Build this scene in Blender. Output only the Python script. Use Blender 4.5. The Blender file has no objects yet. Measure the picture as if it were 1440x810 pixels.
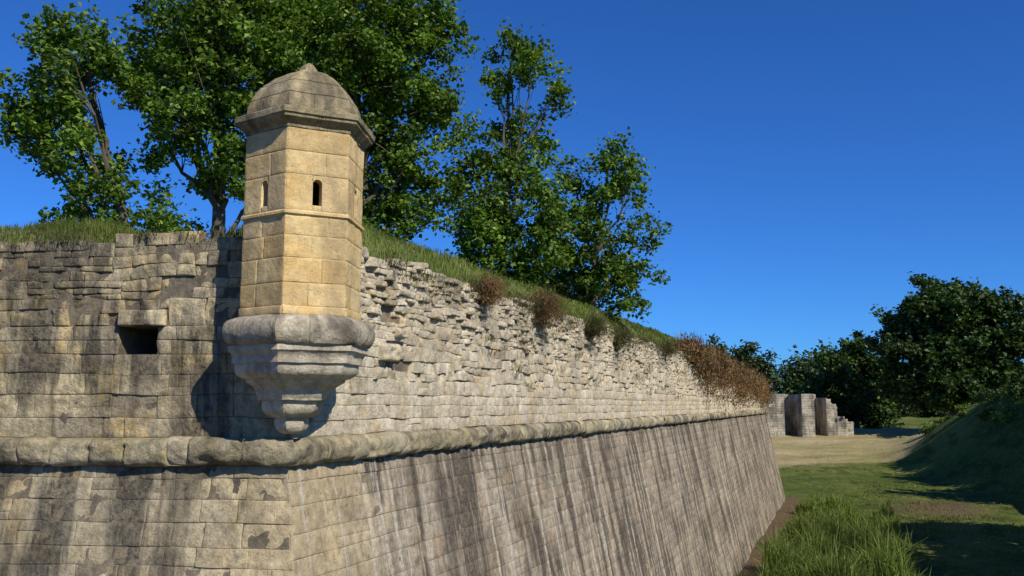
import bpy, math, random
import numpy as np
from mathutils import Vector
random.seed(7); rng=np.random.default_rng(11)
sc=bpy.context.scene

# ------------------------------------------------------------------ helpers
def _h(ix,iy,iz,seed):
    n=(ix*374761393+iy*668265263+iz*2147483647+seed*974634777)&0xFFFFFFFF
    n=((n^(n>>13))*1274126177)&0xFFFFFFFF
    n=n^(n>>16)
    return (n&0xFFFF)/65535.0*2-1
def vnoise(P,seed=0):
    P=np.asarray(P,dtype=np.float64); I=np.floor(P).astype(np.int64); f=P-I; f=f*f*(3-2*f)
    r=0
    for a in (0,1):
        for b in (0,1):
            for c in (0,1):
                w=(f[:,0] if a else 1-f[:,0])*(f[:,1] if b else 1-f[:,1])*(f[:,2] if c else 1-f[:,2])
                r=r+w*_h(I[:,0]+a,I[:,1]+b,I[:,2]+c,seed)
    return r
def fbm(P,o=3,seed=0):
    P=np.asarray(P,dtype=np.float64); s=0;a=1;t=0
    for i in range(o):
        s=s+a*vnoise(P*(2.03**i)+i*7.3,seed+i); t+=a; a*=.5
    return s/t
def sstep(x,a,b):
    t=np.clip((np.asarray(x,dtype=float)-a)/(b-a),0,1); return t*t*(3-2*t)

def build(name,V,F,mats,uv=None,smooth=True,mi=None,parent=None,col=None):
    V=np.ascontiguousarray(V,dtype=np.float32); F=np.ascontiguousarray(F,dtype=np.int32)
    me=bpy.data.meshes.new(name)
    me.vertices.add(len(V)); me.vertices.foreach_set('co',V.ravel())
    me.loops.add(F.size); me.loops.foreach_set('vertex_index',F.ravel())
    me.polygons.add(len(F)); me.polygons.foreach_set('loop_start',np.arange(0,F.size,F.shape[1],dtype=np.int32))
    if mi is not None: me.polygons.foreach_set('material_index',np.asarray(mi,dtype=np.int32))
    me.polygons.foreach_set('use_smooth',np.full(len(F),smooth,dtype=bool))
    me.update(calc_edges=True)
    if uv is not None:
        l=me.uv_layers.new(name='UVMap'); l.data.foreach_set('uv',np.asarray(uv,dtype=np.float32)[F.ravel()].ravel())
    if col is not None:
        a=me.color_attributes.new('mask','FLOAT_COLOR','POINT'); a.data.foreach_set('color',np.asarray(col,dtype=np.float32).ravel())
    for m in (mats if isinstance(mats,(list,tuple)) else [mats]): me.materials.append(m)
    ob=bpy.data.objects.new(name,me); sc.collection.objects.link(ob)
    if parent: ob.parent=parent
    return ob
def empty(name):
    e=bpy.data.objects.new(name,None); sc.collection.objects.link(e); return e

class Acc:
    def __init__(s): s.V=[];s.F=[];s.M=[];s.n=0
    def add(s,V,F,m=0):
        V=np.asarray(V,dtype=float).reshape(-1,3);F=np.asarray(F,dtype=int).reshape(-1,4)
        s.V.append(V);s.F.append(F+s.n);s.M.append(np.full(len(F),m));s.n+=len(V)
    def out(s): return np.concatenate(s.V),np.concatenate(s.F),np.concatenate(s.M)

# ------------------------------------------------------------------ materials
class NT:
    def __init__(s,name):
        s.m=bpy.data.materials.new(name); s.m.use_nodes=True; s.t=s.m.node_tree; s.t.nodes.clear()
        s.o=s.n('ShaderNodeOutputMaterial')
    def n(s,t,**k):
        x=s.t.nodes.new(t)
        for a,b in k.items(): setattr(x,a,b)
        return x
    def l(s,a,b): s.t.links.new(a,b)
    def noise(s,vec,scale,detail=4,rough=.55,mp=None,dist=0):
        if mp:
            q=s.n('ShaderNodeMapping'); q.inputs['Scale'].default_value=mp[0]; q.inputs['Location'].default_value=mp[1]
            s.l(vec,q.inputs['Vector']); vec=q.outputs[0]
        x=s.n('ShaderNodeTexNoise'); x.inputs['Scale'].default_value=scale; x.inputs['Detail'].default_value=detail
        x.inputs['Roughness'].default_value=rough; x.inputs['Distortion'].default_value=dist
        s.l(vec,x.inputs['Vector']); return x.outputs['Fac']
    def mr(s,v,a,b,c=0,d=1):
        x=s.n('ShaderNodeMapRange'); x.inputs[1].default_value=a;x.inputs[2].default_value=b;x.inputs[3].default_value=c;x.inputs[4].default_value=d
        s.l(v,x.inputs[0]); return x.outputs[0]
    def math(s,op,a,b):
        x=s.n('ShaderNodeMath',operation=op)
        for i,v in enumerate((a,b)):
            if isinstance(v,(int,float)): x.inputs[i].default_value=v
            else: s.l(v,x.inputs[i])
        return x.outputs[0]
    def mix(s,f,a,b,blend='MIX'):
        x=s.n('ShaderNodeMix',data_type='RGBA',blend_type=blend)
        for k,v in ((0,f),(6,a),(7,b)):
            if isinstance(v,(int,float)): x.inputs[k].default_value=v
            elif isinstance(v,tuple): x.inputs[k].default_value=(*v,1)
            else: s.l(v,x.inputs[k])
        return x.outputs[2]
    def ramp(s,v,stops):
        x=s.n('ShaderNodeValToRGB'); e=x.color_ramp.elements
        while len(e)<len(stops): e.new(.5)
        for q,(p,c) in zip(e,stops): q.position=p; q.color=(*c,1)
        s.l(v,x.inputs[0]); return x.outputs[0]

def stone(name,cols,dark=(.05,.047,.04),dk=.8,dr=(.5,.64),dsc=(2.4,.2,1),light=(.55,.52,.45),lk=0,lr=(.56,.66),
          warm=(.42,.25,.08),wk=.5,bump=.5,mott=.5,off=0.,corner=None,ccol=(.5,.4,.24),cw=(.7,1.7),clean=None,gain=1.,drift=.7,dmix=.62):
    T=NT(name); tc=T.n('ShaderNodeTexCoord'); ob=tc.outputs['Object']; uv=tc.outputs['UV']; g=T.n('ShaderNodeNewGeometry')
    c=T.ramp(g.outputs['Random Per Island'],[(i/(len(cols)-1),x) for i,x in enumerate(cols)])
    # tonal drift across the masonry
    c=T.mix(T.mr(T.noise(ob,.9,4,.6),.38,.62),c,T.mix(1.,c,(drift,drift*.985,drift*.96),'MULTIPLY'))
    c=T.mix(T.math('MULTIPLY',T.mr(T.noise(ob,1.7,4,.6,((1,1,1),(13+off,4,2))),.54,.64),wk),c,warm)
    sx=T.n('ShaderNodeSeparateXYZ');T.l(uv,sx.inputs[0])
    keep=None
    if corner is not None:
        du=T.math('ABSOLUTE',T.math('SUBTRACT',sx.outputs[0],corner),0)
        keep=T.mr(T.math('ADD',du,T.mr(T.noise(ob,1.6,4,.6),.3,.7,-.7,.7)),cw[0],cw[1],.0,1.)
        c=T.mix(T.math('MULTIPLY',T.math('SUBTRACT',1.,keep),.75),c,ccol)
    f=T.mr(T.noise(ob,7,6,.7),.3,.7,(1-mott)*gain,(1+mott*.6)*gain)
    c=T.mix(1.,c,f,'MULTIPLY')
    s1=T.noise(uv,1,5,.62,(dsc,(off,off*.3,0)),.25); m1=T.noise(uv,.55,3,.5,((1,1,1),(off+3,7,0)))
    a=T.mr(T.math('ADD',T.math('MULTIPLY',s1,dmix),T.math('MULTIPLY',m1,1-dmix)),dr[0],dr[1])
    grit=T.mr(T.noise(ob,14,5,.7),.25,.6,.3,1)
    a=T.math('MULTIPLY',T.math('MULTIPLY',a,grit),dk)
    if keep is not None: a=T.math('MULTIPLY',a,T.mr(keep,0,1,.25,1))
    if clean is not None:
        a=T.math('MULTIPLY',a,T.mr(T.math('ADD',sx.outputs[1],T.mr(m1,.3,.7,-.5,.5)),clean[0],clean[1],clean[2],1))
    c=T.mix(a,c,dark)
    if lk>0:
        s2=T.noise(uv,1,4,.65,((dsc[0]*1.6,dsc[1]*.7,1),(off+31,2,0)),.2)
        b=T.math('MULTIPLY',T.mr(s2,lr[0],lr[1]),T.mr(T.noise(ob,9,5,.7),.34,.6))
        c=T.mix(T.math('MULTIPLY',b,lk),c,light)
    pit=T.mr(T.noise(ob,36,3,.7),.3,.42,.45,1)
    c=T.mix(1.,c,pit,'MULTIPLY')
    p=T.n('ShaderNodeBsdfPrincipled'); p.inputs['Roughness'].default_value=.92; p.inputs['Specular IOR Level'].default_value=.2
    T.l(c,p.inputs['Base Color'])
    h=T.noise(ob,13,7,.72)
    b=T.n('ShaderNodeBump'); b.inputs['Strength'].default_value=bump; b.inputs['Distance'].default_value=.06
    T.l(h,b.inputs['Height']); T.l(b.outputs[0],p.inputs['Normal']); T.l(p.outputs[0],T.o.inputs[0]); return T.m

M_upL=stone('stone_upper_left',[(.34,.29,.2),(.47,.39,.24),(.4,.34,.21),(.5,.42,.27),(.37,.32,.22)],dark=(.05,.045,.038),dk=.94,dr=(.485,.54),dsc=(1.9,.35,1),wk=.55,warm=(.48,.34,.13),lk=.4,light=(.55,.49,.36),bump=.9,mott=.55,off=3,gain=1.32,dmix=.55)
M_upR=stone('stone_upper_right',[(.46,.4,.28),(.57,.5,.37),(.5,.43,.31),(.61,.54,.41),(.43,.37,.26)],dark=(.12,.10,.07),dk=.78,dr=(.50,.6),dsc=(.8,.5,1),wk=.5,warm=(.5,.37,.19),lk=.5,light=(.67,.61,.5),lr=(.5,.62),bump=1.,mott=.45,off=9,clean=(.7,2.4,.25),gain=1.34,drift=.8)
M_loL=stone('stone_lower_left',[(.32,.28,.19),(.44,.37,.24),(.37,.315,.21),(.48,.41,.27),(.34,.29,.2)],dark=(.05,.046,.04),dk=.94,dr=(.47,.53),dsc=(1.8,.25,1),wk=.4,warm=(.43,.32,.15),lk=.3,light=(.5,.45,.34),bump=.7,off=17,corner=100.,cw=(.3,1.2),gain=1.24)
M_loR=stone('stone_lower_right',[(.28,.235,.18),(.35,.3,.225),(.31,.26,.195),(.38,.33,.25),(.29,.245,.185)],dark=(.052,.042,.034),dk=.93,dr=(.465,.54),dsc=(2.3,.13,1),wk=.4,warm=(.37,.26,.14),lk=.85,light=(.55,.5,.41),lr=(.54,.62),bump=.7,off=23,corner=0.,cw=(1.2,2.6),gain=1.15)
M_cord=stone('stone_cordon',[(.32,.28,.18),(.44,.38,.25),(.37,.32,.21),(.48,.42,.29)],dark=(.06,.055,.045),dk=.88,dr=(.495,.57),dsc=(1.6,1.,1),wk=.4,warm=(.4,.32,.14),lk=.5,bump=1.,mott=.55,off=5,gain=1.25)
M_box=stone('stone_sentry_shaft',[(.54,.39,.18),(.61,.46,.23),(.57,.42,.2),(.63,.48,.26),(.51,.37,.175)],dark=(.22,.165,.1),dk=.6,dr=(.52,.62),dsc=(2,.5,1),wk=.5,warm=(.56,.35,.12),bump=.5,mott=.25,off=41,gain=1.22,drift=.8)
M_dome=stone('stone_sentry_dome',[(.38,.31,.18),(.42,.35,.21)],dark=(.09,.078,.055),dk=.88,dr=(.46,.56),dsc=(3,.8,1),wk=.4,warm=(.44,.31,.13),lk=.3,light=(.5,.42,.28),bump=.7,mott=.5,off=47,gain=1.08)
M_ledge=stone('stone_ledge',[(.42,.37,.27),(.46,.4,.3)],dark=(.08,.072,.06),dk=.88,dr=(.49,.58),dsc=(2.2,1.5,1),wk=.3,warm=(.45,.33,.17),lk=.5,light=(.52,.48,.4),bump=.8,mott=.5,off=49,gain=1.25)
M_corb=stone('stone_corbel',[(.5,.44,.33),(.54,.47,.36)],dark=(.15,.13,.1),dk=.7,dr=(.5,.61),dsc=(3,1.5,1),wk=.35,warm=(.48,.34,.18),bump=.6,mott=.35,off=53,gain=1.3)
M_mort=stone('mortar',[(.25,.21,.15),(.25,.21,.15)],dk=.7,wk=.2,bump=.6,off=61)
M_far=stone('stone_far_wall',[(.36,.33,.26),(.46,.42,.34),(.4,.37,.29)],dark=(.05,.045,.04),dk=.85,dr=(.46,.56),dsc=(.6,.08,1),wk=.15,lk=.4,bump=.3,off=71,gain=1.2)

def leafmat(name,stops,trans=.3,clump=.6,rough=.5):
    T=NT(name); g=T.n('ShaderNodeNewGeometry'); tc=T.n('ShaderNodeTexCoord')
    c=T.ramp(g.outputs['Random Per Island'],stops)
    f=T.mr(T.noise(tc.outputs['Object'],clump,2,.6),.35,.65,.65,1.25)
    c=T.mix(1.,c,f,'MULTIPLY')
    p=T.n('ShaderNodeBsdfPrincipled'); p.inputs['Roughness'].default_value=rough; p.inputs['Specular IOR Level'].default_value=.3
    t=T.n('ShaderNodeBsdfTranslucent'); m=T.n('ShaderNodeMixShader'); m.inputs[0].default_value=trans
    T.l(c,p.inputs['Base Color']); T.l(T.mix(1.,c,(1.25,1.3,.6),'MULTIPLY'),t.inputs[0])
    T.l(p.outputs[0],m.inputs[1]); T.l(t.outputs[0],m.inputs[2]); T.l(m.outputs[0],T.o.inputs[0]); return T.m
M_leaf=leafmat('leaves_plane_tree',[(0,(.05,.11,.012)),(.5,(.1,.185,.02)),(.85,(.16,.25,.03)),(1,(.23,.3,.05))],.3)
M_leafd=leafmat('leaves_dark',[(0,(.025,.055,.012)),(.6,(.045,.09,.018)),(1,(.07,.12,.022))],.2,.12)
M_leaff=leafmat('leaves_far',[(0,(.035,.06,.022)),(.6,(.05,.085,.028)),(1,(.07,.11,.035))],.2,.08)
M_grass=leafmat('grass_blades',[(0,(.08,.13,.018)),(.6,(.14,.2,.03)),(.85,(.2,.23,.05)),(1,(.32,.26,.1))],.35,.5,.6)
M_dry=leafmat('dry_brush',[(0,(.11,.06,.03)),(.4,(.23,.125,.055)),(.8,(.31,.18,.085)),(.82,(.11,.12,.035)),(1,(.14,.14,.045))],.2,.35,.8)
M_reed=leafmat('reed_blades',[(0,(.07,.12,.018)),(.6,(.15,.22,.04)),(1,(.28,.3,.1))],.35,.3,.6)
M_ivy=leafmat('wall_plant',[(0,(.05,.07,.02)),(.6,(.09,.1,.03)),(1,(.2,.14,.06))],.2,.8,.7)
def bark():
    T=NT('bark'); tc=T.n('ShaderNodeTexCoord'); c=T.ramp(T.noise(tc.outputs['Object'],4,6,.6),[(.3,(.05,.04,.03)),(.7,(.14,.12,.09))])
    p=T.n('ShaderNodeBsdfPrincipled'); p.inputs['Roughness'].default_value=.9; T.l(c,p.inputs['Base Color']); T.l(p.outputs[0],T.o.inputs[0]); return T.m
M_bark=bark()
def groundmat():
    T=NT('ditch_ground'); tc=T.n('ShaderNodeTexCoord'); o=tc.outputs['Object']
    a=T.n('ShaderNodeVertexColor',layer_name='mask'); s=T.n('ShaderNodeSeparateColor'); T.l(a.outputs[0],s.inputs[0])
    n1=T.noise(o,.11,5,.6); n2=T.noise(o,1.3,6,.72); n3=T.noise(o,7,5,.75)
    g=T.mix(T.mr(n1,.4,.62),(.08,.13,.02),(.17,.2,.045))
    g=T.mix(T.math('MULTIPLY',T.mr(n2,.5,.62),.7),g,(.22,.18,.08))
    g=T.mix(T.math('MULTIPLY',T.mr(T.noise(o,.5,5,.7,((1,.5,1),(4,4,4))),.5,.62),.75),g,(.04,.065,.014))
    dry=T.mix(T.mr(T.noise(o,.2,5,.65,((.35,1,1),(0,0,0))),.35,.65),(.5,.4,.23),(.3,.27,.1))
    c=T.mix(T.mr(T.math('ADD',s.outputs[0],T.math('MULTIPLY',T.mr(n2,.3,.7,-1,1),.18)),.35,.6),g,dry)
    c=T.mix(T.mr(T.math('ADD',s.outputs[1],T.math('MULTIPLY',T.mr(n2,.3,.7,-1,1),.25)),.4,.6),c,(.17,.12,.07))
    c=T.mix(1.,c,T.mr(n3,.28,.72,.5,1.45),'MULTIPLY')
    p=T.n('ShaderNodeBsdfPrincipled'); p.inputs['Roughness'].default_value=.95; p.inputs['Specular IOR Level'].default_value=.1
    b=T.n('ShaderNodeBump'); b.inputs['Strength'].default_value=1.; b.inputs['Distance'].default_value=.4
    T.l(T.math('ADD',n2,T.math('MULTIPLY',n3,.4)),b.inputs['Height']); T.l(b.outputs[0],p.inputs['Normal'])
    T.l(c,p.inputs['Base Color']); T.l(p.outputs[0],T.o.inputs[0]); return T.m
M_ground=groundmat()
def rampmat():
    T=NT('rampart_turf'); tc=T.n('ShaderNodeTexCoord'); o=tc.outputs['Object']
    c=T.mix(T.mr(T.noise(o,1.2,5,.65),.35,.65),(.085,.135,.022),(.17,.17,.05))
    c=T.mix(1.,c,T.mr(T.noise(o,20,4,.7),.25,.75,.5,1.4),'MULTIPLY')
    p=T.n('ShaderNodeBsdfPrincipled'); p.inputs['Roughness'].default_value=.95
    b=T.n('ShaderNodeBump'); b.inputs['Strength'].default_value=.8; b.inputs['Distance'].default_value=.08
    T.l(T.noise(o,14,6,.7),b.inputs['Height']); T.l(b.outputs[0],p.inputs['Normal'])
    T.l(c,p.inputs['Base Color']); T.l(p.outputs[0],T.o.inputs[0]); return T.m
M_turf=rampmat()

# ------------------------------------------------------------------ block masonry
Zv=np.array([0,0,1.])
def samp(a,b,r,res):
    L=b-a; n=max(1,int(round((L-2*r)/res)))
    return np.concatenate([[a,a+.3*r],np.linspace(a+r,b-r,n+1),[b-.3*r,b]])
class Blocks:
    def __init__(s,O,d,n,off=None,useed=0):
        s.O=np.array([*O,0.]) if len(O)==2 else np.array(O,float)
        s.d=np.array([*d,0.]);s.n=np.array([*n,0.]);s.off=off or (lambda z:0*z);s.A=[];s.F=[];s.c=0
        s.flip=np.cross(s.d,Zv)@s.n<0;s.us=useed
    def add(s,u0,u1,v0,v1,h=0.,r=.02,amp=.01,wob=0.,depth=.15,res=.06,tu=0,tv=0,skew=None,g=.004,sl=0.,sv=0.):
        u0+=g;u1-=g;v0+=g;v1-=g
        if u1-u0<.03 or v1-v0<.02: return
        r=min(r,(u1-u0)*.4,(v1-v0)*.4)
        us=samp(u0,u1,r,res);vs=samp(v0,v1,r,res)
        U,V=np.meshgrid(us,vs)
        eu=np.clip(1-np.minimum(U-u0,u1-U)/r,0,1);ev=np.clip(1-np.minimum(V-v0,v1-V)/r,0,1)
        H=h-r*(1-np.sqrt(1-eu**2+1e-9))*.9-r*(1-np.sqrt(1-ev**2+1e-9))*.9+tu*(U-(u0+u1)/2)+tv*(V-(v0+v1)/2)
        U=np.pad(U,1,'edge');V=np.pad(V,1,'edge');H=np.pad(H,1,constant_values=-depth)
        Am=np.pad(np.full((len(vs),len(us)),amp),1)
        if skew is not None: U=U+(skew(V)-u0)*(1-(U-u0)/(u1-u0))
        elif sl or sv:
            U,V=U+sl*(V-(v0+v1)/2),V+sv*(U-(u0+u1)/2)
        ny,nx=U.shape
        idx=np.arange(nx*ny).reshape(ny,nx)
        f=np.stack([idx[:-1,:-1],idx[:-1,1:],idx[1:,1:],idx[1:,:-1]],-1).reshape(-1,4)
        if s.flip: f=f[:,::-1]
        s.A.append(np.stack([U,V,H,Am,np.full_like(U,wob)],-1).reshape(-1,5));s.F.append(f+s.c);s.c+=nx*ny
    def make(s,name,mat,parent=None,freq=6.):
        A=np.concatenate(s.A);F=np.concatenate(s.F);u,v,h,am,w=A.T
        q=np.stack([u*1.1+s.us,v*2.2,0*u],-1)
        v2=v+w*fbm(q,3,5); u2=u+w*.8*fbm(np.stack([u*2+s.us,v*3,0*u+9],-1),2,8)
        P=s.O+np.outer(u2,s.d)+np.outer(v2,Zv)+np.outer(s.off(v2)+h,s.n)
        P+=np.outer(am*fbm(P*freq,4,3),s.n)
        return build(name,P,F,mat,uv=np.stack([u2+s.us,v2],-1),parent=parent)
def panel(name,O,d,n,u0,u1,z0,z1,off,h,mat,parent,k0=None,us=0):
    P=[];O=np.array([*O,0.]);d=np.array([*d,0.]);n=np.array([*n,0.])
    for z in (z0,z1):
        uu=u0 if k0 is None else k0(z)
        for u in (uu,u1): P.append(O+d*u+Zv*z+n*(off(z)+h))
    return build(name,P,[[0,1,3,2]],mat,uv=[(u0,z0),(u1,z0),(u0,z1),(u1,z1)],parent=parent,smooth=False)

C=np.array([-3.1,12.5]);a1=math.radians(20.3)
d1=np.array([math.sin(a1),math.cos(a1)]);n1=np.array([d1[1],-d1[0]])
d2=np.array([-.994,.107]);d2/=np.linalg.norm(d2);n2=np.array([-d2[1],d2[0]])
if n2[1]>0:n2=-n2
vv=np.linalg.solve(np.array([n1,n2]),np.array([1.,1.]));K=-(vv@d1)
ZC0,ZC1,ZG=-.85,-.46,-9.2; BAT=.2
lo=lambda z:BAT*(ZC0-z)
kc=lambda z:-K*BAT*(ZC0-z)
L1=80.8; L2=14.
def dist(O,d,u): 
    p=O+d*u; return math.hypot(*p)
bast=empty('bastion_wall')

def course_run(W,z0,z1,hr,lr,O,d,Lmax,par,ztop=None,start=None,skew=None,skip=None,rmin=.035,seed=0):
    R=random.Random(seed);z=z0
    while z<z1-.03:
        h=min(R.uniform(*hr),z1-z)
        if z1-(z+h)<hr[0]*.6:h=z1-z
        zm=z+h/2
        u=start(z) if start else 0.;first=True
        while u<Lmax:
            l=R.uniform(*lr)
            if Lmax-(u+l)<lr[0]*.7:l=Lmax-u
            um=u+l/2
            if (ztop is None or z+h*.5<ztop(um)) and not (skip and skip(um,zm,R,u,u+l)):
                p=par(um,zm,R)
                ds=dist(O,d,um); res=max(rmin,ds*.0042)
                if zm<-3.5 and ds<25: res=.12
                if R.random()<.07 and not first and h>.2:   # split stone
                    k=R.uniform(.4,.6)*h
                    W.add(u,u+l,z,z+k,res=res,**p);W.add(u,u+l,z+k,z+h,res=res,**par(um,zm,R))
                else: W.add(u,u+l,z,z+h,res=res,skew=skew if first else None,**p)
            first=False;u+=l
        z+=h
def rubble(W,z0,z1,bh,hr,lr,O,d,Lmax,par,ztop,skip=None,rmin=.035,seed=0,far=20.):
    R=random.Random(seed);z=z0
    while z<z1-.05:
        bz=min(R.uniform(*bh),z1-z)
        if z1-z-bz<.12:bz=z1-z
        u=0.
        while u<Lmax:
            sw=min(R.uniform(.35,1.5),Lmax-u)
            n=max(1,int(round(bz/R.uniform(*hr))))
            if R.random()<.12:n=max(1,n//2)
            cuts=[0]+sorted((i+R.uniform(-.22,.22))/n for i in range(1,n))+[1]
            for a,b in zip(cuts[:-1],cuts[1:]):
                za,zb=z+a*bz,z+b*bz;x=u
                while x<u+sw-.02:
                    l=R.uniform(*lr)*(1.5 if zb-za>.2 else 1)
                    if u+sw-(x+l)<lr[0]*.8:l=u+sw-x
                    um,zm=x+l/2,(za+zb)/2
                    if za+(zb-za)*.5<ztop(um) and not(skip and skip(um,zm,R,x,x+l)):
                        ds=dist(O,d,um)
                        W.add(x,x+l,za,zb,res=max(rmin,ds*.0042),**par(um,zm,R))
                    x+=l
            u+=sw
        z+=bz

# lower right (battered ashlar)
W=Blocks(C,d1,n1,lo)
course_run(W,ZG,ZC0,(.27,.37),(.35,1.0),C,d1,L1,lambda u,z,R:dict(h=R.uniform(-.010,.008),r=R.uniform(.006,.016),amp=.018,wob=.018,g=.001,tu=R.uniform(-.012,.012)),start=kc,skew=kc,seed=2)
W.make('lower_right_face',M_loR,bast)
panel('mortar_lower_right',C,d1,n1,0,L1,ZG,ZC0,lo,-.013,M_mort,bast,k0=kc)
# lower left
W=Blocks(C,d2,n2,lo,100)
course_run(W,ZG,ZC0,(.24,.36),(.3,.9),C,d2,L2,lambda u,z,R:dict(h=R.uniform(-.012,.01),r=R.uniform(.006,.018),amp=.026,wob=.026,g=.001,tu=R.uniform(-.014,.014)),start=kc,skew=kc,seed=3)
W.make('lower_left_face',M_loL,bast)
panel('mortar_lower_left',C,d2,n2,0,L2,ZG,ZC0,lo,-.013,M_mort,bast,k0=kc)
zero=lambda z:0*z
# upper left
def parUL(u,z,R):
    if z>.95: return dict(h=R.uniform(-.03,.022),r=R.uniform(.008,.024),amp=.05,wob=.06,g=.002,tu=R.uniform(-.06,.06),tv=R.uniform(-.08,.08),depth=.2,sl=R.uniform(-.2,.2),sv=R.uniform(-.04,.04))
    return dict(h=R.uniform(-.014,.012),r=R.uniform(.006,.018),amp=.035,wob=.045,g=.001,tu=R.uniform(-.02,.02),depth=.2,sl=R.uniform(-.04,.04))
tn=lambda u,s:float(fbm(np.array([[u*1.3,s,0.]]),3,4)[0])
OP=(2.0,2.60,.72,1.12)
W=Blocks(C,d2,n2,zero,100)
course_run(W,ZC1,.72,(.2,.33),(.25,.85),C,d2,L2,parUL,seed=5)
R=random.Random(8)
for z0,z1 in ((.72,.92),(.92,1.12)):
    u=0.
    while u<OP[0]-.01:
        l=R.uniform(.25,.6)
        if OP[0]-u-l<.2:l=OP[0]-u
        W.add(u,u+l,z0,z1,res=.05,**{**parUL(u,z0,R),'wob':.03}); u+=l
    u=OP[1]
    while u<L2:
        l=R.uniform(.25,.7); W.add(u,min(u+l,L2),z0,z1,res=.05,**{**parUL(u,z0,R),'wob':.03}); u+=l
W.add(OP[0]-.12,OP[1]-.02,1.12,1.36,h=.09,r=.03,amp=.04,depth=.3,res=.035,tv=-.15)
def skU2(um,zm,R,a,b): return zm<1.36 and b>OP[0]-.12 and a<OP[1]-.02 or R.random()<.008
rubble(W,1.12,2.62,(.3,.5),(.11,.22),(.15,.5),C,d2,L2,parUL,lambda u:2.44+.08*tn(u,1),skip=skU2,seed=9)
W.make('upper_left_face',M_upL,bast,freq=7.)
for nm,(u0,u1,z0,z1) in dict(a=(0,OP[0],ZC1,2.36),b=(OP[1],L2,ZC1,2.36),c=(OP[0],OP[1],ZC1,OP[2]),d=(OP[0],OP[1],OP[3],2.36)).items():
    panel('mortar_upper_left_'+nm,C,d2,n2,u0,u1,z0,z1,zero,-.022,M_mort,bast)
A=Acc();O3=np.array([*C,0.]);D3=np.array([*d2,0.]);N3=np.array([*n2,0.])
def q(u,z,h):return O3+D3*u+Zv*z+N3*h
u0,u1,z0,z1=OP
for pts in ([(u0,z0,-.02),(u0,z1,-.02),(u0,z1,-1.1),(u0,z0,-1.1)],[(u1,z0,-.02),(u1,z1,-.02),(u1-.1,z1,-1.1),(u1-.1,z0,-1.1)],
            [(u0,z0,-.02),(u1,z0,-.02),(u1,z0-.1,-1.1),(u0,z0-.1,-1.1)],[(u0,z1,-.02),(u1,z1,-.02),(u1,z1,-1.1),(u0,z1,-1.1)],[(u0,z0-.1,-1.1),(u1,z0-.1,-1.1),(u1,z1,-1.1),(u0,z1,-1.1)]):
    A.add([q(*p) for p in pts],[[0,1,2,3]])
V,F,_=A.out();build('drain_opening',V,F,M_mort,uv=V[:,:2],smooth=False,parent=bast)
# upper right: few dressed courses then ragged rubble
def parUR(u,z,R):
    if z<.45+(.0 if u>2.4 else .5): return dict(h=R.uniform(-.018,.02),r=R.uniform(.008,.02),amp=.035,wob=.035,g=.0015,tu=R.uniform(-.03,.03),depth=.3)
    k=.8 if z<1.5 else 1.3
    return dict(h=R.uniform(-.06,.035)*k,r=R.uniform(.01,.022),amp=.065,wob=.08,g=.0025,tu=R.uniform(-.14,.14),tv=R.uniform(-.16,.16),depth=.4,sl=R.uniform(-.32,.32),sv=R.uniform(-.08,.08))
W=Blocks(C,d1,n1,zero,200)
topR=lambda u:2.5+.19*tn(u*.9,7)-.9*float(sstep(u,45,80))*.9
course_run(W,ZC1,.45,(.17,.28),(.25,.7),C,d1,L1,parUR,seed=12)
def skR(um,zm,R,a,b):
    if 2.6<um<3.25 and 1.45<zm<1.72:return True
    if 2.95<um<3.8 and .60<zm<.74:return True
    return zm>.95 and R.random()<.024
rubble(W,.45,1.25,(.3,.45),(.13,.24),(.22,.6),C,d1,L1,parUR,topR,skip=skR,seed=13)
rubble(W,1.25,2.85,(.26,.42),(.07,.16),(.14,.45),C,d1,L1,parUR,topR,skip=skR,seed=14)
W.add(2.5,3.1,.74,1.04,h=.15,r=.07,amp=.12,wob=.03,depth=.4,res=.03,tv=-.2)
W.add(3.0,3.4,1.16,1.33,h=.12,r=.04,amp=.09,wob=.05,depth=.4,res=.03)
W.make('upper_right_face',M_upR,bast,freq=8.)
panel('mortar_upper_right',C,d1,n1,0.3,L1,ZC1,2.2,zero,-.10,M_mort,bast)
E=C+d1*L1; W=Blocks(E,-n1,d1,lo,300)
course_run(W,ZG,ZC0,(.33,.4),(.6,1.2),E,-n1,30,lambda u,z,R:dict(r=.02,amp=.01),seed=15,rmin=.6)
W.make('flank_lower_face',M_loR,bast)
W=Blocks(E,-n1,d1,zero,300)
course_run(W,ZC1-.4,1.6,(.25,.35),(.5,1.),E,-n1,30,lambda u,z,R:dict(r=.03,amp=.02),seed=16,rmin=.6)
W.make('flank_upper_face',M_upR,bast)
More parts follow.
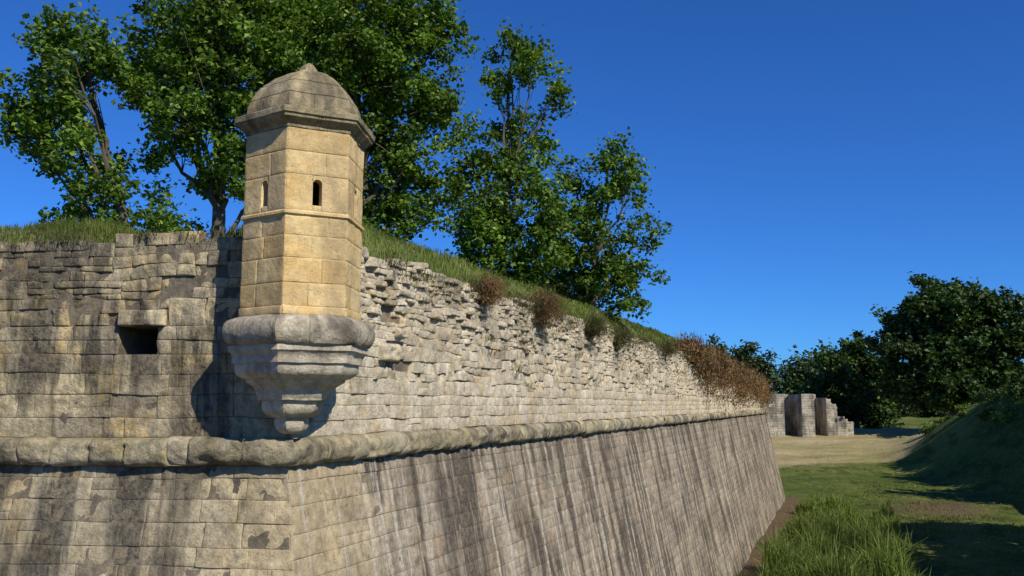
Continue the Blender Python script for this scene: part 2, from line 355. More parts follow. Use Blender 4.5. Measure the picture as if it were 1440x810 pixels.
# cordon
def cordon(name,d,n,L,us,seed):
    R=random.Random(seed);Vs=[];Fs=[];UV=[];c=0;u=0.;first=True
    O=np.array([*C,0.]);D=np.array([*d,0.]);N=np.array([*n,0.]);zc=(ZC0+ZC1)/2;rz=(ZC1-ZC0)/2
    while u<L:
        l=min(R.uniform(.3,.8),L-u) if L-u>.3 else L-u
        pr=.19+R.uniform(-.035,.03);dz=R.uniform(-.02,.015);ds=dist(C,d,u)
        nu=max(2,int(l/max(.035,ds*.004)));nt=17 if ds<25 else 9
        us_=np.concatenate([[u+.002],[u+.012],np.linspace(u+.045,u+l-.045,nu),[u+l-.012],[u+l-.002]])
        sh=np.concatenate([[.86],[.96],np.ones(nu),[.96],[.86]]);sh2=sh.copy()
        if first: sh[:2]=1
        th=np.linspace(-math.pi/2,math.pi/2,nt)
        ce=np.abs(np.cos(th))**(.6+.25*(np.sin(th)>0)); se=np.sign(np.sin(th))*np.abs(np.sin(th))**.85
        UU,TH=np.meshgrid(us_,np.arange(nt));
        Hh=pr*ce[TH]*sh[None,:];ZZ=zc+dz+rz*se[TH]*(sh[None,:]*.5+.5)
        if first: UU=UU+(-K*Hh-us_[0])*(1-np.clip((UU-us_[0])/l,0,1))
        P=O+UU[...,None]*D+ZZ[...,None]*Zv+Hh[...,None]*N
        ny,nx=UU.shape;idx=np.arange(nx*ny).reshape(ny,nx)
        Vs.append(P.reshape(-1,3));Fs.append(np.stack([idx[:-1,:-1],idx[:-1,1:],idx[1:,1:],idx[1:,:-1]],-1).reshape(-1,4)+c);c+=nx*ny
        UV.append(np.stack([UU+us,ZZ],-1).reshape(-1,2));u+=l;first=False
    P=np.concatenate(Vs);nn=fbm(P*np.array([5,5,8]),4,9)
    P=P+np.outer(nn*.085,N)+np.outer(fbm(P*3.1+5,3,2)*.035,Zv)
    build(name,P,np.concatenate(Fs),M_cord,uv=np.concatenate(UV),parent=bast)
cordon('cordon_right',d1,n1,L1,0,4);cordon('cordon_left',d2,n2,L2,100,5)

# ------------------------------------------------------------------ rampart turf
sph=abs(d1[0]*d2[1]-d1[1]*d2[0])
def rampz(a,b):
    a=np.asarray(a,float);b=np.asarray(b,float);dL=a*sph;dR=b*sph
    z=2.12+0*a
    z=z+1.38*sstep(dR,.15,2.1)*(1-.92*sstep(dR,2.5,4.2))*sstep(dL,1.2,4.4)*(1+.12*sstep(a,10,30))
    z=z+.48*sstep(dL,.1,1.0)*(1-sstep(dL,1.4,2.6))*sstep(b,2.2,4.0)
    z=z+.15*sstep(np.minimum(dL,dR),.2,.8)
    z=z-1.0*sstep(a,45,80)
    P=np.stack([a*.9,b*.9,0*a],-1).reshape(-1,3)
    z=z+(.10*fbm(P,3,20)+.03*fbm(P*6,2,21)).reshape(a.shape)*sstep(np.minimum(a,b),.1,1.)
    return z
aa=np.concatenate([np.linspace(.12,12,90),np.linspace(12.3,80.7,190)]);bb=np.concatenate([np.linspace(.12,7,60),np.linspace(7.4,30,40)])
Ag,Bg=np.meshgrid(aa,bb);Z=rampz(Ag,Bg)
P=np.concatenate([(C+Ag[...,None]*d1+Bg[...,None]*d2),Z[...,None]],-1);ny,nx=Ag.shape;idx=np.arange(nx*ny).reshape(ny,nx)
build('rampart_ground',P.reshape(-1,3),np.stack([idx[:-1,:-1],idx[:-1,1:],idx[1:,1:],idx[1:,:-1]],-1).reshape(-1,4),M_turf)

def blades(P,h,w,lean=.35,droop=None):
    N=len(P);ang=rng.uniform(0,2*math.pi,N);la=rng.uniform(0,2*math.pi,N)
    side=np.stack([np.cos(ang),np.sin(ang),0*ang],-1)*(w[:,None]/2)
    dr=np.stack([np.cos(la),np.sin(la),0*la],-1)*rng.uniform(.1,1,N)[:,None]*lean
    if droop is not None: dr=dr+droop
    up=np.array([0,0,1.])
    mid=P+(dr*.35+up*.6)*h[:,None];tip=P+(dr*1.1+up*(1-np.clip(np.linalg.norm(dr,axis=1),0,1.6)*.5)[:,None])*h[:,None]
    V=np.stack([P-side,P+side,mid+side*.8,mid-side*.8,tip+side*.12,tip-side*.12],1).reshape(-1,3)
    i=np.arange(N)*6
    F=np.concatenate([np.stack([i,i+1,i+2,i+3],-1),np.stack([i+3,i+2,i+4,i+5],-1)])
    return V,F
A=Acc()
n=60000
a=.25+78*rng.random(n)**1.9;dR=rng.uniform(.12,3.2,n);b=dR/sph
keep=(a*sph>1.0)&(fbm(np.stack([a*.8,b*.8,0*a],-1),2,31)>-.5)
a=a[keep];b=b[keep];xy=C+a[:,None]*d1+b[:,None]*d2
P=np.column_stack([xy,rampz(a,b)-.02]);D=np.hypot(P[:,0],P[:,1])
A.add(*blades(P,rng.uniform(.07,.24,len(a))*(1+.5*fbm(P*.7,2,33)),np.maximum(.012,D*.0009)))
n=22000
b=1.9+12*rng.random(n)**1.5;a=rng.uniform(.1,1.8,n)/sph
xy=C+a[:,None]*d1+b[:,None]*d2;P=np.column_stack([xy,rampz(a,b)-.02])
A.add(*blades(P,rng.uniform(.05,.2,n)*sstep(b,1.8,3.4)*(1+.9*fbm(P*1.1,2,34))+.02,np.full(n,.012)))
V,F,_=A.out();build('rampart_grass',V,F,M_grass,smooth=False)

# ------------------------------------------------------------------ terrain
def G(x,y):
    x=np.asarray(x,float);y=np.asarray(y,float)
    z=-9+4.3*sstep(y,92,165)
    xb=43+.17*(np.clip(y,20,170)-77)+1.5*np.sin(y*.09)
    e=x-xb
    z=z+(11.2-4.3*sstep(y,92,165)*.9)*sstep(e,0,13)*(1-.97*sstep(y,100,150))
    P=np.stack([x,y,0*x],-1).reshape(-1,3)
    z=z+((.25*fbm(P*.12,3,40)+.16*fbm(P*.5,3,41)).reshape(x.shape)+.9*fbm(P*.16,3,43).reshape(x.shape)*sstep(e,0,8))*(1-sstep(np.hypot(x,y),300,600))
    return z
xs=np.concatenate([np.linspace(-4000,-120,14)[:-1],np.linspace(-120,5,30)[:-1],np.linspace(5,75,141)[:-1],np.linspace(75,140,60)[:-1],np.linspace(140,4000,20)])
ys=np.concatenate([np.linspace(-3000,-60,8)[:-1],np.linspace(-60,36,30)[:-1],np.linspace(36,190,260)[:-1],np.linspace(190,400,40)[:-1],np.linspace(400,7000,24)])
X,Y=np.meshgrid(xs,ys);Z=G(X,Y)
rel=np.stack([X-C[0],Y-C[1]],-1);dw=rel@n1-1.65;tw=rel@d1
fb=fbm(np.stack([X*.06,Y*.12,0*X],-1).reshape(-1,3),3,50).reshape(X.shape)
dry=sstep(Y+fb*16,106,124)*(1-sstep(Y+fb*20,150,185))*(1-sstep(X-Y*.5,-8,0))
soil=(1-sstep(dw+fb*1.5,.8,3.2))*(tw<82)
soil=np.maximum(soil,.66*np.exp(-((X-37-fb*8)/10)**2-((Y-80-fb*6)/9)**2))
col=np.stack([dry,soil,0*X,0*X+1],-1).reshape(-1,4)
ny,nx=X.shape;idx=np.arange(nx*ny).reshape(ny,nx)
build('ditch_ground',np.stack([X,Y,Z],-1).reshape(-1,3),np.stack([idx[:-1,:-1],idx[:-1,1:],idx[1:,1:],idx[1:,:-1]],-1).reshape(-1,4),M_ground,col=col)
# tall herbage beside the wall
n=66000
t=rng.uniform(22,72,n);off=1.65+1.6+rng.random(n)**1.05*7.2
xy=C+t[:,None]*d1+off[:,None]*n1
m=fbm(np.column_stack([xy*.34,0*t]),3,60);k=(m>.03)|(rng.random(n)<.07);xy=xy[k];m=m[k]
P=np.column_stack([xy,G(xy[:,0],xy[:,1])-.05]);N=len(P)
A=Acc();A.add(*blades(P,rng.uniform(.25,1.2,N)*(.5+4.2*np.clip(m,0,.6)),np.full(N,.06),.55))
V,F,_=A.out();build('tall_grass',V,F,M_reed,smooth=False)
n=42000
y=45+80*rng.random(n)**1.2;x=rng.uniform(.22,.66,n)*y
m=fbm(np.column_stack([x*.3,y*.3,0*x]),3,66)
k=((np.stack([x-C[0],y-C[1]],-1)@n1)>3.6)&(m+rng.normal(size=n)*.15>.08)&(rng.random(n)<1-sstep(y,85,122));x=x[k];y=y[k]
P=np.column_stack([x,y,G(x,y)-.02]);N=len(P)
A=Acc();A.add(*blades(P,rng.uniform(.08,.3,N),.0009*y,.7))
V,F,_=A.out();build('ditch_grass',V,F,M_grass,smooth=False)

# ------------------------------------------------------------------ foliage
def leaves(P,size,upb=.6):
    N=len(P);nr=rng.normal(size=(N,3));nr[:,2]=np.abs(nr[:,2])+upb;nr/=np.linalg.norm(nr,axis=1)[:,None]
    t=rng.normal(size=(N,3));t-=nr*(t*nr).sum(1)[:,None];t/=np.linalg.norm(t,axis=1)[:,None];b=np.cross(nr,t)
    s=(size*rng.uniform(.6,1.25,N))[:,None]
    V=np.stack([P-t*s*.5,P+b*s*.42+t*s*.02+nr*s*.1,P+t*s*.55-nr*s*.12,P-b*s*.42+t*s*.02+nr*s*.1],1).reshape(-1,3)
    return V,np.arange(N*4).reshape(N,4)
def tube(A,pts,rad,m=0,ns=6):
    pts=np.array(pts,float);n=len(pts);T=np.gradient(pts,axis=0);T/=np.linalg.norm(T,axis=1)[:,None]+1e-9
    ref=np.array([.3,.9,.1]);U=np.cross(T,ref);U/=np.linalg.norm(U,axis=1)[:,None]+1e-9;W_=np.cross(T,U)
    th=np.arange(ns)*2*math.pi/ns
    V=(pts[:,None]+(np.cos(th)[None,:,None]*U[:,None]+np.sin(th)[None,:,None]*W_[:,None])*np.array(rad)[:,None,None]).reshape(-1,3)
    i=np.arange(n-1)[:,None]*ns+np.arange(ns)[None];j=np.arange(n-1)[:,None]*ns+(np.arange(ns)+1)[None]%ns
    A.add(V,np.stack([i,j,j+ns,i+ns],-1).reshape(-1,4),m)
def curve(p,q,n,sag,jit):
    t=np.linspace(0,1,n)[:,None];p=np.array(p);q=np.array(q)
    r=p+(q-p)*t;r[:,2]+=sag*np.sin(t[:,0]*math.pi);r[1:-1]+=rng.normal(size=(n-2,3))*jit;return r
def tree(name,base,lobes,y,tr=.22,leaf=.18,dens=15,lpc=84,cr=.42,mat=None,ysp=1.0,upb=.35):
    A=Acc();base=np.array(base,float);L=[]
    for l in lobes:
        x,z,r=l[:3];yy=y+rng.uniform(-1,1)*ysp*r*1.1
        L.append((np.array([x,yy,z]),r))
    cen=np.mean([c for c,_ in L],0);top=max(L,key=lambda q:q[0][2])[0]
    tp=curve(base,top*.55+np.array([cen[0],cen[1],top[2]])*.45,10,0,tr*.5);tp[0]=base
    tube(A,tp,np.linspace(tr,tr*.2,10),0,8)
    for c,r in L:
        zz=base[2]+(c[2]-base[2])*rng.uniform(.35,.6);i=int(np.clip(np.searchsorted(tp[:,2],zz),1,8))
        br=curve(tp[i],c,6,-.1*r,r*.08);tube(A,br,np.linspace(tr*.38,tr*.1,6),0,5)
        nc=max(5,int(dens*(r/cr*.42)**2))
        dv=rng.normal(size=(nc,3));dv/=np.linalg.norm(dv,axis=1)[:,None]
        rr=r*rng.uniform(.3,1.1,nc)**.7;rr=np.where(rng.random(nc)<.18,r*rng.uniform(1.1,1.45,nc),rr)
        cc=c+dv*rr[:,None]*np.array([1,1,.92])
        for k in range(nc):
            if rng.random()<.4: tube(A,curve(br[rng.integers(2,6)],cc[k],4,.05,.04),np.linspace(tr*.09,tr*.03,4),0,3)
            m=int(lpc*rng.uniform(.5,1.3));s=cr*rng.uniform(.6,1.2)
            ax=dv[k]*.6+np.array([0,0,.1]);t=rng.normal(size=(m,1))*.55
            p=cc[k]+rng.normal(size=(m,3))*s*np.array([.55,.55,.42])+ax*t*s
            A.add(*leaves(p,leaf,upb),1)
    V,F,M=A.out();return build(name,V,F,[M_bark,mat or M_leaf],mi=M,smooth=False)
tree('plane_tree',(-10.8,26,2.2),[(-13.7,11.0,1.1),(-14.3,9.4,1.2),(-12.7,9.9,1.3),(-14.9,8.6,.8),(-13.1,8.0,1.2),(-14.4,7.7,.6),(-12.3,6.3,1.2),(-11,5.6,1.1),(-13.4,5.6,.8),(-12.2,4.8,1.0),(-13.2,4.5,.7),(-10.2,4.7,.6)],26)
tree('plane_tree',(-9.4,28,2.2),[(-11.9,11.9,1.2),(-10.7,10.2,1.5),(-11.2,8.4,1.0),(-10.5,12.9,1.7),(-9.8,14.3,1.8),(-8.8,11.9,1.8),(-9.8,9.2,1.6),(-9.1,7.3,.9),(-7.9,9.2,1.6),(-7.9,13.8,1.7),(-8.2,7.2,.8)],28,tr=.28,dens=17)
tree('plane_tree',(-5.2,30,2.4),[(-7.5,15.3,2.0),(-7.5,12.7,1.9),(-6.7,10.4,1.9),(-6.7,7.8,1.6),(-5.2,14.8,2.0),(-5.2,12.2,2.0),(-3.5,13.4,1.5),(-2.4,13,.9),(-3.7,11.4,1.6),(-2.7,10.4,1.1),(-4.7,9.6,1.8),(-4.2,7.8,1.4),(-5,6.6,1.4),(-3.1,8.6,.9),(-5.8,5.5,1.2),(-4.5,5.2,1.1),(-3.2,6.6,.8),(-5.2,3.9,1.0)],30,tr=.3,dens=17)
tree('plane_tree',(-.4,32,2.6),[(.1,13.2,.8),(.7,12.2,.8),(-.5,11.9,.6),(1.5,11.3,.6),(.1,10.5,.9),(1.0,9.9,.7),(-.8,9.2,.8),(.3,8.6,1.1),(-1.9,9.6,.6),(-1.7,8.1,.9),(-1.3,6.9,1.3),(.3,6.9,1.5),(-.8,5.4,1.2),(.8,5.2,1.3),(0,4.3,1.0),(1.5,6.4,.9)],32,tr=.17)
tree('plane_tree',(3.2,36,2.8),[(2.4,9.7,.8),(4.2,10,.9),(4.9,8.8,.8),(3.9,8.2,1.0),(2.2,7.9,1.0),(5.5,6.8,.6),(3.3,6.4,1.4),(4.8,5.8,1.0),(2.1,5.8,1.2),(3.9,4.8,1.1),(2.7,4.7,1.1),(1.6,4.6,1.0),(4.6,4.2,.7)],36,tr=.17)
# far side of the ditch
FK=dict(leaf=.75,cr=1.2,dens=24,lpc=75)
tree('oak_tree',(74,150,-5.2),[(70.5,15.8,4.6),(76.5,16.2,4.8),(73,18.4,2.2),(79.5,17.6,2),(81.2,12.6,4.4),(66.8,12.6,3.6),(84.5,10.5,2.2),(63.8,10,2.2),(74,10.7,6),(66.2,8.2,4.2),(82.2,7.6,4.2),(70.5,4,5),(77.8,4,5),(83,3.6,3.0),(66,3.6,3.3),(72,.9,2.5),(78,1,2.6)],150,tr=.7,mat=M_leafd,**FK)
tree('oak_tree',(66,172,-5.2),[(65.4,9.2,3.2),(62,6.6,3.0),(69.9,7.4,3.2),(67,11.2,1.8),(63.3,2,4),(69.5,2,4),(60,1.5,2.8),(73,3,3.5),(66,-1,3.5),(62,-2,2.6),(70,-2,2.8)],172,tr=.5,mat=M_leafd,**FK)
tree('ash_tree',(28.5,112,-8.5),[(27.5,6,2.4),(29.5,5.2,2.2),(26,4.2,2.2),(31,3.6,2.),(28.5,2.5,2.6)],112,tr=.35,leaf=.5,cr=.9,dens=20,lpc=60,mat=M_leaff)
tree('ash_tree',(91,140,-4),[(90,6.5,3),(94,5,3.4),(88,3,2.6),(93,1,3.5),(98,4,4)],140,tr=.4,leaf=.7,cr=1.2,dens=20,lpc=60,mat=M_leafd)
# unseen trees; near ones shade ditch floor, counterscarp row added to shade the slope
def shade(x,y,h,r=4.):
    g=float(G(np.array([x]),np.array([y]))[0])
    tree('ash_tree',(x,y,g-.3),[(x,g+h-r*.7,r*.8),(x+r*.5,g+h-r*1.3,r*.75),(x-r*.5,g+h-r*1.2,r*.75),(x,g+h-r*1.9,r*.7),(x+1,g+h-r*1.5,r*.8)],y,tr=.35,leaf=.75,cr=1.1,dens=20,lpc=45,mat=M_leafd)
shade(36,39,17,4.2);shade(40,44,14,4.4);shade(45,49,13,4.4);shade(62,70,13,4.5);shade(68,81,14,4.5);shade(71,94,14,4.5);shade(78,110,12)
# distant tree line
A=Acc();R=random.Random(5)
def farclump(x,y,z,r,nc,lpc=60):
    dv=rng.normal(size=(nc,3));dv/=np.linalg.norm(dv,axis=1)[:,None]
    cc=np.array([x,y,z])+dv*(r*rng.uniform(.4,1.1,nc))[:,None]
    for k in range(nc): A.add(*leaves(cc[k]+rng.normal(size=(lpc,3))*r*.22,r*.17),0)
x=20.
while x<330:
    y=255+R.uniform(-15,25);r=R.uniform(4.5,7.5);zt=R.uniform(6,12)
    if x>92:y+=60
    z=-5.
    while z<zt-r*.5:
        farclump(x+R.uniform(-2,2),y,z+r*.5,r,28);z+=r*1.1
    x+=R.uniform(4,7)
V,F,_=A.out();build('distant_trees',V,F,M_leaff,smooth=False)
# shrubs on the mound
A=Acc()
for i in range(60):
    y=R.uniform(78,132);xx=43+.17*(y-77)+R.uniform(7,20);g=float(G(np.array([xx]),np.array([y]))[0])
    r=R.uniform(.4,1.5)
    for k in range(12):
        dv=rng.normal(size=3);dv/=np.linalg.norm(dv);p=np.array([xx,y,g+r*.3])+dv*r*.9*np.array([1.3,1,.5])
        A.add(*leaves(p+rng.normal(size=(30,3))*r*.25,.3),0)
V,F,_=A.out();build('mound_shrubs',V,F,M_reed,smooth=False)

# wall plants
def wallplant(name,t,z,r,mat,n=900,ln=.5,out=.1,dn=.4):
    c=np.array([*(C+d1*t+n1*out),z]);p=c+rng.normal(size=(n,3))*r*.35
    N3_=np.array([*n1,0.]);dd=N3_*.7+np.array([0,0,-dn])
    V,F=blades(p,rng.uniform(.3,1,n)*ln,np.full(n,.014),1.0,dd);A=Acc();A.add(V,F)
    A.add(*leaves(c+rng.normal(size=(n//2,3))*r*.4,.05));V,F,_=A.out();return build(name,V,F,mat,smooth=False)
wallplant('dry_bush',7.0,2.4,.42,M_dry,ln=.35);wallplant('dry_bush',10.8,2.35,.6,M_dry,1300,ln=.5)
wallplant('green_bush',15.7,2.3,.5,M_ivy,1000,ln=.45);wallplant('green_bush',19.2,2.2,.55,M_ivy,1000,ln=.45)
wallplant('dry_bush',28,2.3,.5,M_ivy,600,ln=.5)
A=Acc()
for i in range(560):
    t=34+46*R.random()**1.2;g=min(1,(t-33)/7)
    drop=.9*max(0,(t-45)/35)
    z=R.uniform(2.7-2.7*g*R.random()-drop,2.9-1.0*drop);o=R.uniform(-.6,.25)+.15*(3-z)*.6
    c=np.array([*(C+d1*t+n1*o),z]);n_=40
    p=c+rng.normal(size=(n_,3))*np.array([.38,.38,.26])
    A.add(*leaves(p,.15,.2));A.add(*blades(c+rng.normal(size=(20,3))*.3,rng.uniform(.2,.6,20),np.full(20,.035),.9))
V,F,_=A.out();build('dry_brush',V,F,M_dry,smooth=False)
A=Acc()
for i in range(230):
    t=R.uniform(2.5,45);z=R.uniform(2.25,2.55) if R.random()<.8 else R.uniform(.2,2.2)
    c=np.array([*(C+d1*t+n1*.03),z]);k=40
    A.add(*blades(c+rng.normal(size=(k,3))*np.array([.14,.14,.04]),rng.uniform(.05,.22,k),np.full(k,.013),.9,np.array([*(n1*.4),-.1])))
for i in range(40):
    u=R.uniform(.5,8);z=2.42;c=np.array([*(C+d2*u),z]);k=30
    A.add(*blades(c+rng.normal(size=(k,3))*np.array([.1,.06,.03]),rng.uniform(.04,.16,k),np.full(k,.011),.8))
V,F,_=A.out();build('wall_weeds',V,F,M_ivy,smooth=False)

# ------------------------------------------------------------------ sentry box
sb=empty('sentry_box')
outv=-(d1+d2);outv/=np.linalg.norm(outv)
SC=C+outv*.22+np.array([.05,0]);SC3=np.array([*SC,0.])
VA=[math.radians(x) for x in (-154,-94,-34,26,86,146)]
R0=.84
def hexr(th,R,rnd):
    a=(th-VA[0])%(math.pi/3)-math.pi/6
    rh=R*math.cos(math.pi/6)/np.cos(a);return rh*(1-rnd)+R*.955*rnd
def lathe(name,prof,mat,rnd=.06,sub=14,joints=None,amp=.008,cfun=None,jd=.008,hj=(),es=32):
    th=[]
    for k in range(6): th+=list(VA[0]+k*math.pi/3+np.linspace(0,1,sub+1)[:-1]*math.pi/3)
    th=np.array(sorted(th));
    pr=[prof[0]]
    for p,q in zip(prof[:-1],prof[1:]):
        n=max(1,int(math.hypot(q[0]-p[0],q[1]-p[1])/.05))
        for i in range(1,n+1): pr.append((p[0]+(q[0]-p[0])*i/n,p[1]+(q[1]-p[1])*i/n))
    pr=np.array(pr);dep=np.zeros(len(pr))
    if len(hj):
        base_=pr.copy();ex=[];ed=[]
        for z in hj:
            for dz,dd in ((-.007,0),(0,jd),(.007,0)):
                ex.append((np.interp(z+dz,base_[:,1],base_[:,0]),z+dz));ed.append(dd)
        pr=np.vstack([pr,ex]);dep=np.concatenate([dep,ed])
        o=np.argsort(pr[:,1],kind='stable');pr=pr[o];dep=dep[o]
    bands=joints or []
    allth=list(th)
    for (z0,z1,js) in bands:
        for j in js: allth+=[j-.009,j,j+.009]
    allth=np.array(sorted(set(allth)));nt=len(allth);nr=len(pr)
    Vv=np.zeros((nr,nt,3))
    for i,(r,z) in enumerate(pr):
        rr=hexr(allth,r,rnd)-dep[i]*min(1,r*2)
        for (z0,z1,js) in bands:
            if z0<=z<=z1:
                for j in js: rr=np.where(np.abs(allth-j)<.001,rr-jd*min(1,r),rr)
        c=SC3 if cfun is None else cfun(z)
        Vv[i,:,0]=c[0]+rr*np.cos(allth);Vv[i,:,1]=c[1]+rr*np.sin(allth);Vv[i,:,2]=z
    V=Vv.reshape(-1,3);rad=V-np.array([*SC,0]);rad[:,2]=0;rad/=np.linalg.norm(rad,axis=1)[:,None]+1e-6
    V=V+rad*(amp*fbm(V*5,4,70))[:,None];V[:,2]+=amp*.6*fbm(V*4+3,3,71)
    idx=np.arange(nr*nt).reshape(nr,nt);nx_=np.roll(idx,-1,axis=1)
    F=np.stack([idx[:-1],nx_[:-1],nx_[1:],idx[1:]],-1).reshape(-1,4)
    uv=np.stack([np.tile(allth*.9+60,nr),V[:,2]],-1)
    ob=build(name,V,F,mat,uv=uv,parent=sb)
    md=ob.modifiers.new('es','EDGE_SPLIT');md.split_angle=math.radians(es);return ob
J=lambda *a:[VA[0]+x*math.pi/3 for x in a]
tipc=np.array([*(C+outv*.10),0.])
def cf(z):
    k=float(sstep(z,-.3,.85));return tipc*(1-k)+SC3*k
def arc(r0,z0,r1,z1,bulge,n=7):
    out=[];dx,dz=r1-r0,z1-z0;L=math.hypot(dx,dz)
    for i in range(n+1):
        t=i/n;b=bulge*math.sin(math.pi*t)*L;out.append((r0+dx*t+b*dz/L,z0+dz*t-b*dx/L))
    return out
cp=[(.03,-.40),(.12,-.395)]+arc(.14,-.39,.24,-.20,.18)+[(.235,-.175),(.30,-.17)]+arc(.31,-.155,.43,.04,.20)+[(.435,.06),(.50,.065),(.505,.10)]\
  +arc(.51,.105,.68,.30,-.16)+[(.69,.31),(.695,.345),(.74,.35)]+arc(.75,.355,.86,.53,.20)+[(.862,.545),(.90,.55),(.905,.60)]+arc(.905,.605,.955,.70,-.12)+[(.97,.71),(.97,.78)]
lathe('corbel',cp,M_corb,rnd=.08,sub=10,joints=[(.06,.34,J(.3,1.55,2.6,3.5)),(.34,.54,J(.0,.75,1.3,2.2,3.1)),(.54,.8,J(.45,1.6,2.5,3.4)),(-.17,.06,J(.5,1.5,2.5))],amp=.018,cfun=cf,es=38)
lp=[(.94,.775),(1.0,.80),(1.04,.85),(1.07,.92),(1.075,1.0),(1.05,1.07),(1.0,1.12),(.93,1.155),(.86,1.18),(.6,1.19),(.02,1.19)]
lathe('ledge',lp,M_ledge,rnd=.3,sub=14,joints=[(.7,1.17,J(.45,1.4,2.3,3.4,.95))],amp=.03,jd=.012)
zc=[1.17,1.29,1.60,1.93,2.23,2.50]
zc2=[2.57,3.06,3.38,3.70]
app=R0*math.cos(math.pi/6)
RR=random.Random(21)
for k in range(6):
    am=VA[0]+(k+.5)*math.pi/3;n=np.array([math.cos(am),math.sin(am)]);t=np.array([-n[1],n[0]])
    O=SC+n*app-t*R0/2
    W=Blocks(O,t,n,zero,60+k*3)
    kw=dict(r=.011,amp=.014,g=.0015,depth=.16,res=.035)
    win=k<3
    W.add(0,R0,zc[0],zc[1],h=.022,**{**kw,'r':.018})
    for i in range(1,5):
        j=RR.uniform(.25,.6) if (i+k)%2 or RR.random()<.6 else None
        if j: W.add(0,j,zc[i],zc[i+1],h=RR.uniform(-.005,.004),**kw);W.add(j,R0,zc[i],zc[i+1],h=RR.uniform(-.005,.004),**kw)
        else: W.add(0,R0,zc[i],zc[i+1],**kw)
    wl,wr=R0/2-.062,R0/2+.062;wb,ws=2.65,2.945
    if win:
        W.add(0,wl+.002,zc2[0],zc2[1],**kw);W.add(wr-.002,R0,zc2[0],zc2[1],**kw);W.add(wl,wr,zc2[0],wb,**kw)
    else: W.add(0,R0,zc2[0],zc2[1],**kw)
    j=RR.uniform(.2,.6);W.add(0,j,zc2[1],zc2[2],**kw);W.add(j,R0,zc2[1],zc2[2],**kw)
    W.add(0,R0,zc2[2],zc2[3],**kw)
    W.make('shaft_face_%d'%(k+1),M_box,sb)
    P3=lambda u,z,h:np.array([*(O+t*u+n*h),z])
    A=Acc()
    def rect(u0,u1,z0,z1,h=-.009): A.add([P3(u0,z0,h),P3(u1,z0,h),P3(u1,z1,h),P3(u0,z1,h)],[[0,1,2,3]])
    if win:
        rect(0,wl,1.17,3.72);rect(wr,R0,1.17,3.72);rect(wl,wr,1.17,wb);rect(wl,wr,zc2[1],3.72)
        pts=[(R0/2-.062*math.cos(s),ws+.062*math.sin(s)) for s in np.linspace(0,math.pi,13)]
        for (ua,za),(ub,zb) in zip(pts[:-1],pts[1:]):
            A.add([P3(ua,za,0),P3(ub,zb,0),P3(ub,zc2[1]-.002,0),P3(ua,zc2[1]-.002,0)],[[0,1,2,3]])
            A.add([P3(ua,za,0),P3(ub,zb,0),P3(ub,zb,-.16),P3(ua,za,-.16)],[[0,1,2,3]])
    else: rect(0,R0,1.17,3.72)
    V,F,_=A.out();build('shaft_core_%d'%(k+1),V,F,M_box,uv=V[:,[0,2]],smooth=False,parent=sb)
lathe('string_course',[(R0-.01,2.495),(R0+.012,2.50),(R0+.03,2.515),(R0+.03,2.545),(R0+.01,2.565),(R0-.01,2.575)],M_box,rnd=0,sub=6,amp=.007)
lathe('cornice',[(.70,3.69),(R0+.015,3.695),(R0+.02,3.735),(R0+.05,3.75),(R0+.085,3.79),(R0+.13,3.81),(R0+.135,3.85),(R0+.165,3.86),(R0+.17,3.93),(R0+.15,3.945),(R0-.02,3.985),(.3,3.99)],M_dome,rnd=.0,sub=10,joints=[(3.69,3.95,J(.4,1.5,2.6,3.4))],amp=.02)
lathe('dome',[(.835,3.96),(.845,4.02),(.83,4.12),(.79,4.23),(.725,4.34),(.63,4.455),(.51,4.56),(.37,4.65),(.24,4.71),(.155,4.74),(.135,4.765),(.13,4.80),(.09,4.845),(.045,4.88),(.01,4.90)],M_dome,rnd=.10,sub=12,
      joints=[(3.96,4.2,J(.35,1.4,2.45,3.5)),(4.2,4.42,J(.6,1.7,2.3,2.8)),(4.42,4.62,J(.4,1.5,2.6))],amp=.022,hj=(4.2,4.42,4.62),jd=.012,es=50)

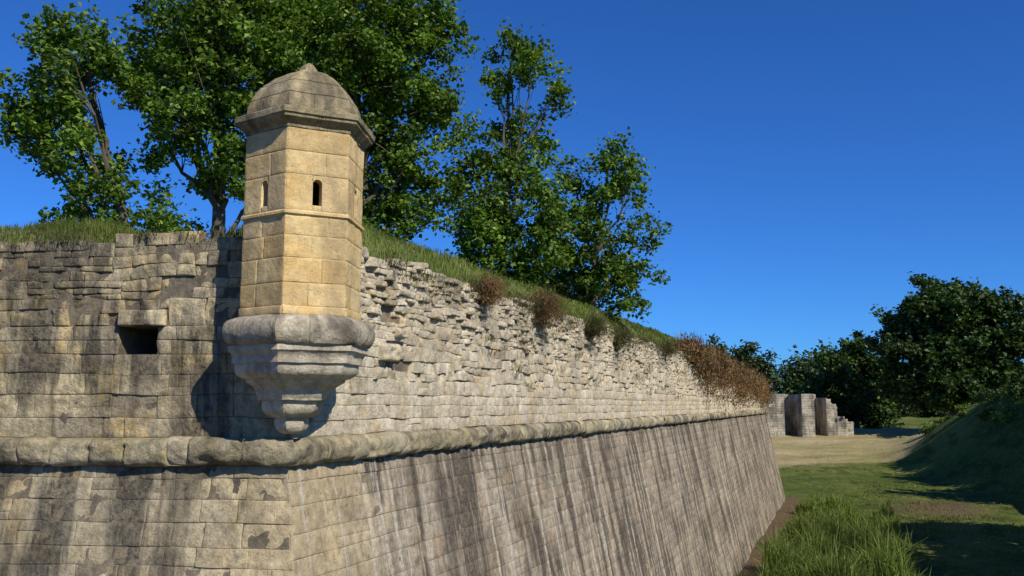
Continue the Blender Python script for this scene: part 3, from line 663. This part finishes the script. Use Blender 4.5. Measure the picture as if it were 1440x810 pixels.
# ------------------------------------------------------------------ far bastion wall across the ditch
fw=empty('far_stone_wall')
def prism(name,x0,x1,y0,y1,z0,za,zb):
    V=[(x0,y0,z0),(x1,y0,z0),(x1,y1,z0),(x0,y1,z0),(x0,y0,za),(x1,y0,zb),(x1,y1,zb),(x0,y1,za)]
    F=[[0,1,5,4],[1,2,6,5],[2,3,7,6],[3,0,4,7],[4,5,6,7]]
    b=build(name,V,F,M_far,uv=[(v[0]+v[1],v[2]) for v in V],smooth=False,parent=fw)
def farface(name,x0,x1,y,zt):
    W=Blocks((x0,y),(1,0),(0,-1),zero,500+x0);R=random.Random(int(x0*7))
    z=-7.
    while z<zt(0)-.05:
        u=0.
        while u<x1-x0-.01:
            l=min(R.uniform(.7,1.4),x1-x0-u)
            if z<zt(u+l/2)-.2: W.add(u,u+l,z,z+.42,h=R.uniform(-.02,.03),r=.04,amp=.03,res=.5,depth=.2)
            u+=l
        z+=.42
    W.make(name,M_far,fw)
for i,(x0,x1,y0,za,zb) in enumerate([(22,45.6,150,1.8,1.75),(45.6,48.2,156,1.75,1.75),(48.2,50.3,149,1.75,1.7),(50.3,53.0,156,1.7,1.65),(53.0,54.8,151,1.2,-.6),(54.8,57.6,151.4,-1.8,-3.2)]):
    prism('core_%d'%(i+1),x0,x1,y0+.02,166,-8,za,zb)
    farface('face_%d'%(i+1),x0,x1,y0,lambda u,za=za,zb=zb,x0=x0,x1=x1:za+(zb-za)*u/(x1-x0))

# ------------------------------------------------------------------ light, sky, camera
el=math.radians(39);az=math.atan2(.64,-.77)
sd=Vector((math.sin(az)*math.cos(el),math.cos(az)*math.cos(el),math.sin(el)))
sl=bpy.data.lights.new('sun','SUN');sl.energy=5.0;sl.angle=math.radians(.5);sl.color=(1,.925,.78)
so=bpy.data.objects.new('sun',sl);so.rotation_euler=sd.to_track_quat('Z','Y').to_euler();sc.collection.objects.link(so)
w=bpy.data.worlds.new('World');sc.world=w;w.use_nodes=True;nt=w.node_tree
bg=nt.nodes['Background'];sk=nt.nodes.new('ShaderNodeTexSky');sk.sky_type='NISHITA';sk.sun_disc=False
sk.sun_elevation=el;sk.sun_rotation=az;sk.ozone_density=4.0;sk.air_density=.9;sk.dust_density=.1;sk.altitude=400
mx=nt.nodes.new('ShaderNodeMix');mx.data_type='RGBA';mx.blend_type='MULTIPLY';mx.inputs[0].default_value=1;mx.inputs[7].default_value=(.32,.84,1.62,1)
nt.links.new(sk.outputs[0],mx.inputs[6]);nt.links.new(mx.outputs[2],bg.inputs[0]);bg.inputs[1].default_value=.08
cam=bpy.data.cameras.new('camera');cam.lens=31.2;cam.sensor_width=36;cam.clip_end=12000;cam.clip_start=.05
co=bpy.data.objects.new('camera',cam);co.location=(0,0,0);co.rotation_euler=(math.radians(97.5),0,0);sc.collection.objects.link(co);sc.camera=co
sc.view_settings.view_transform='Standard';sc.view_settings.look='None';sc.view_settings.exposure=0
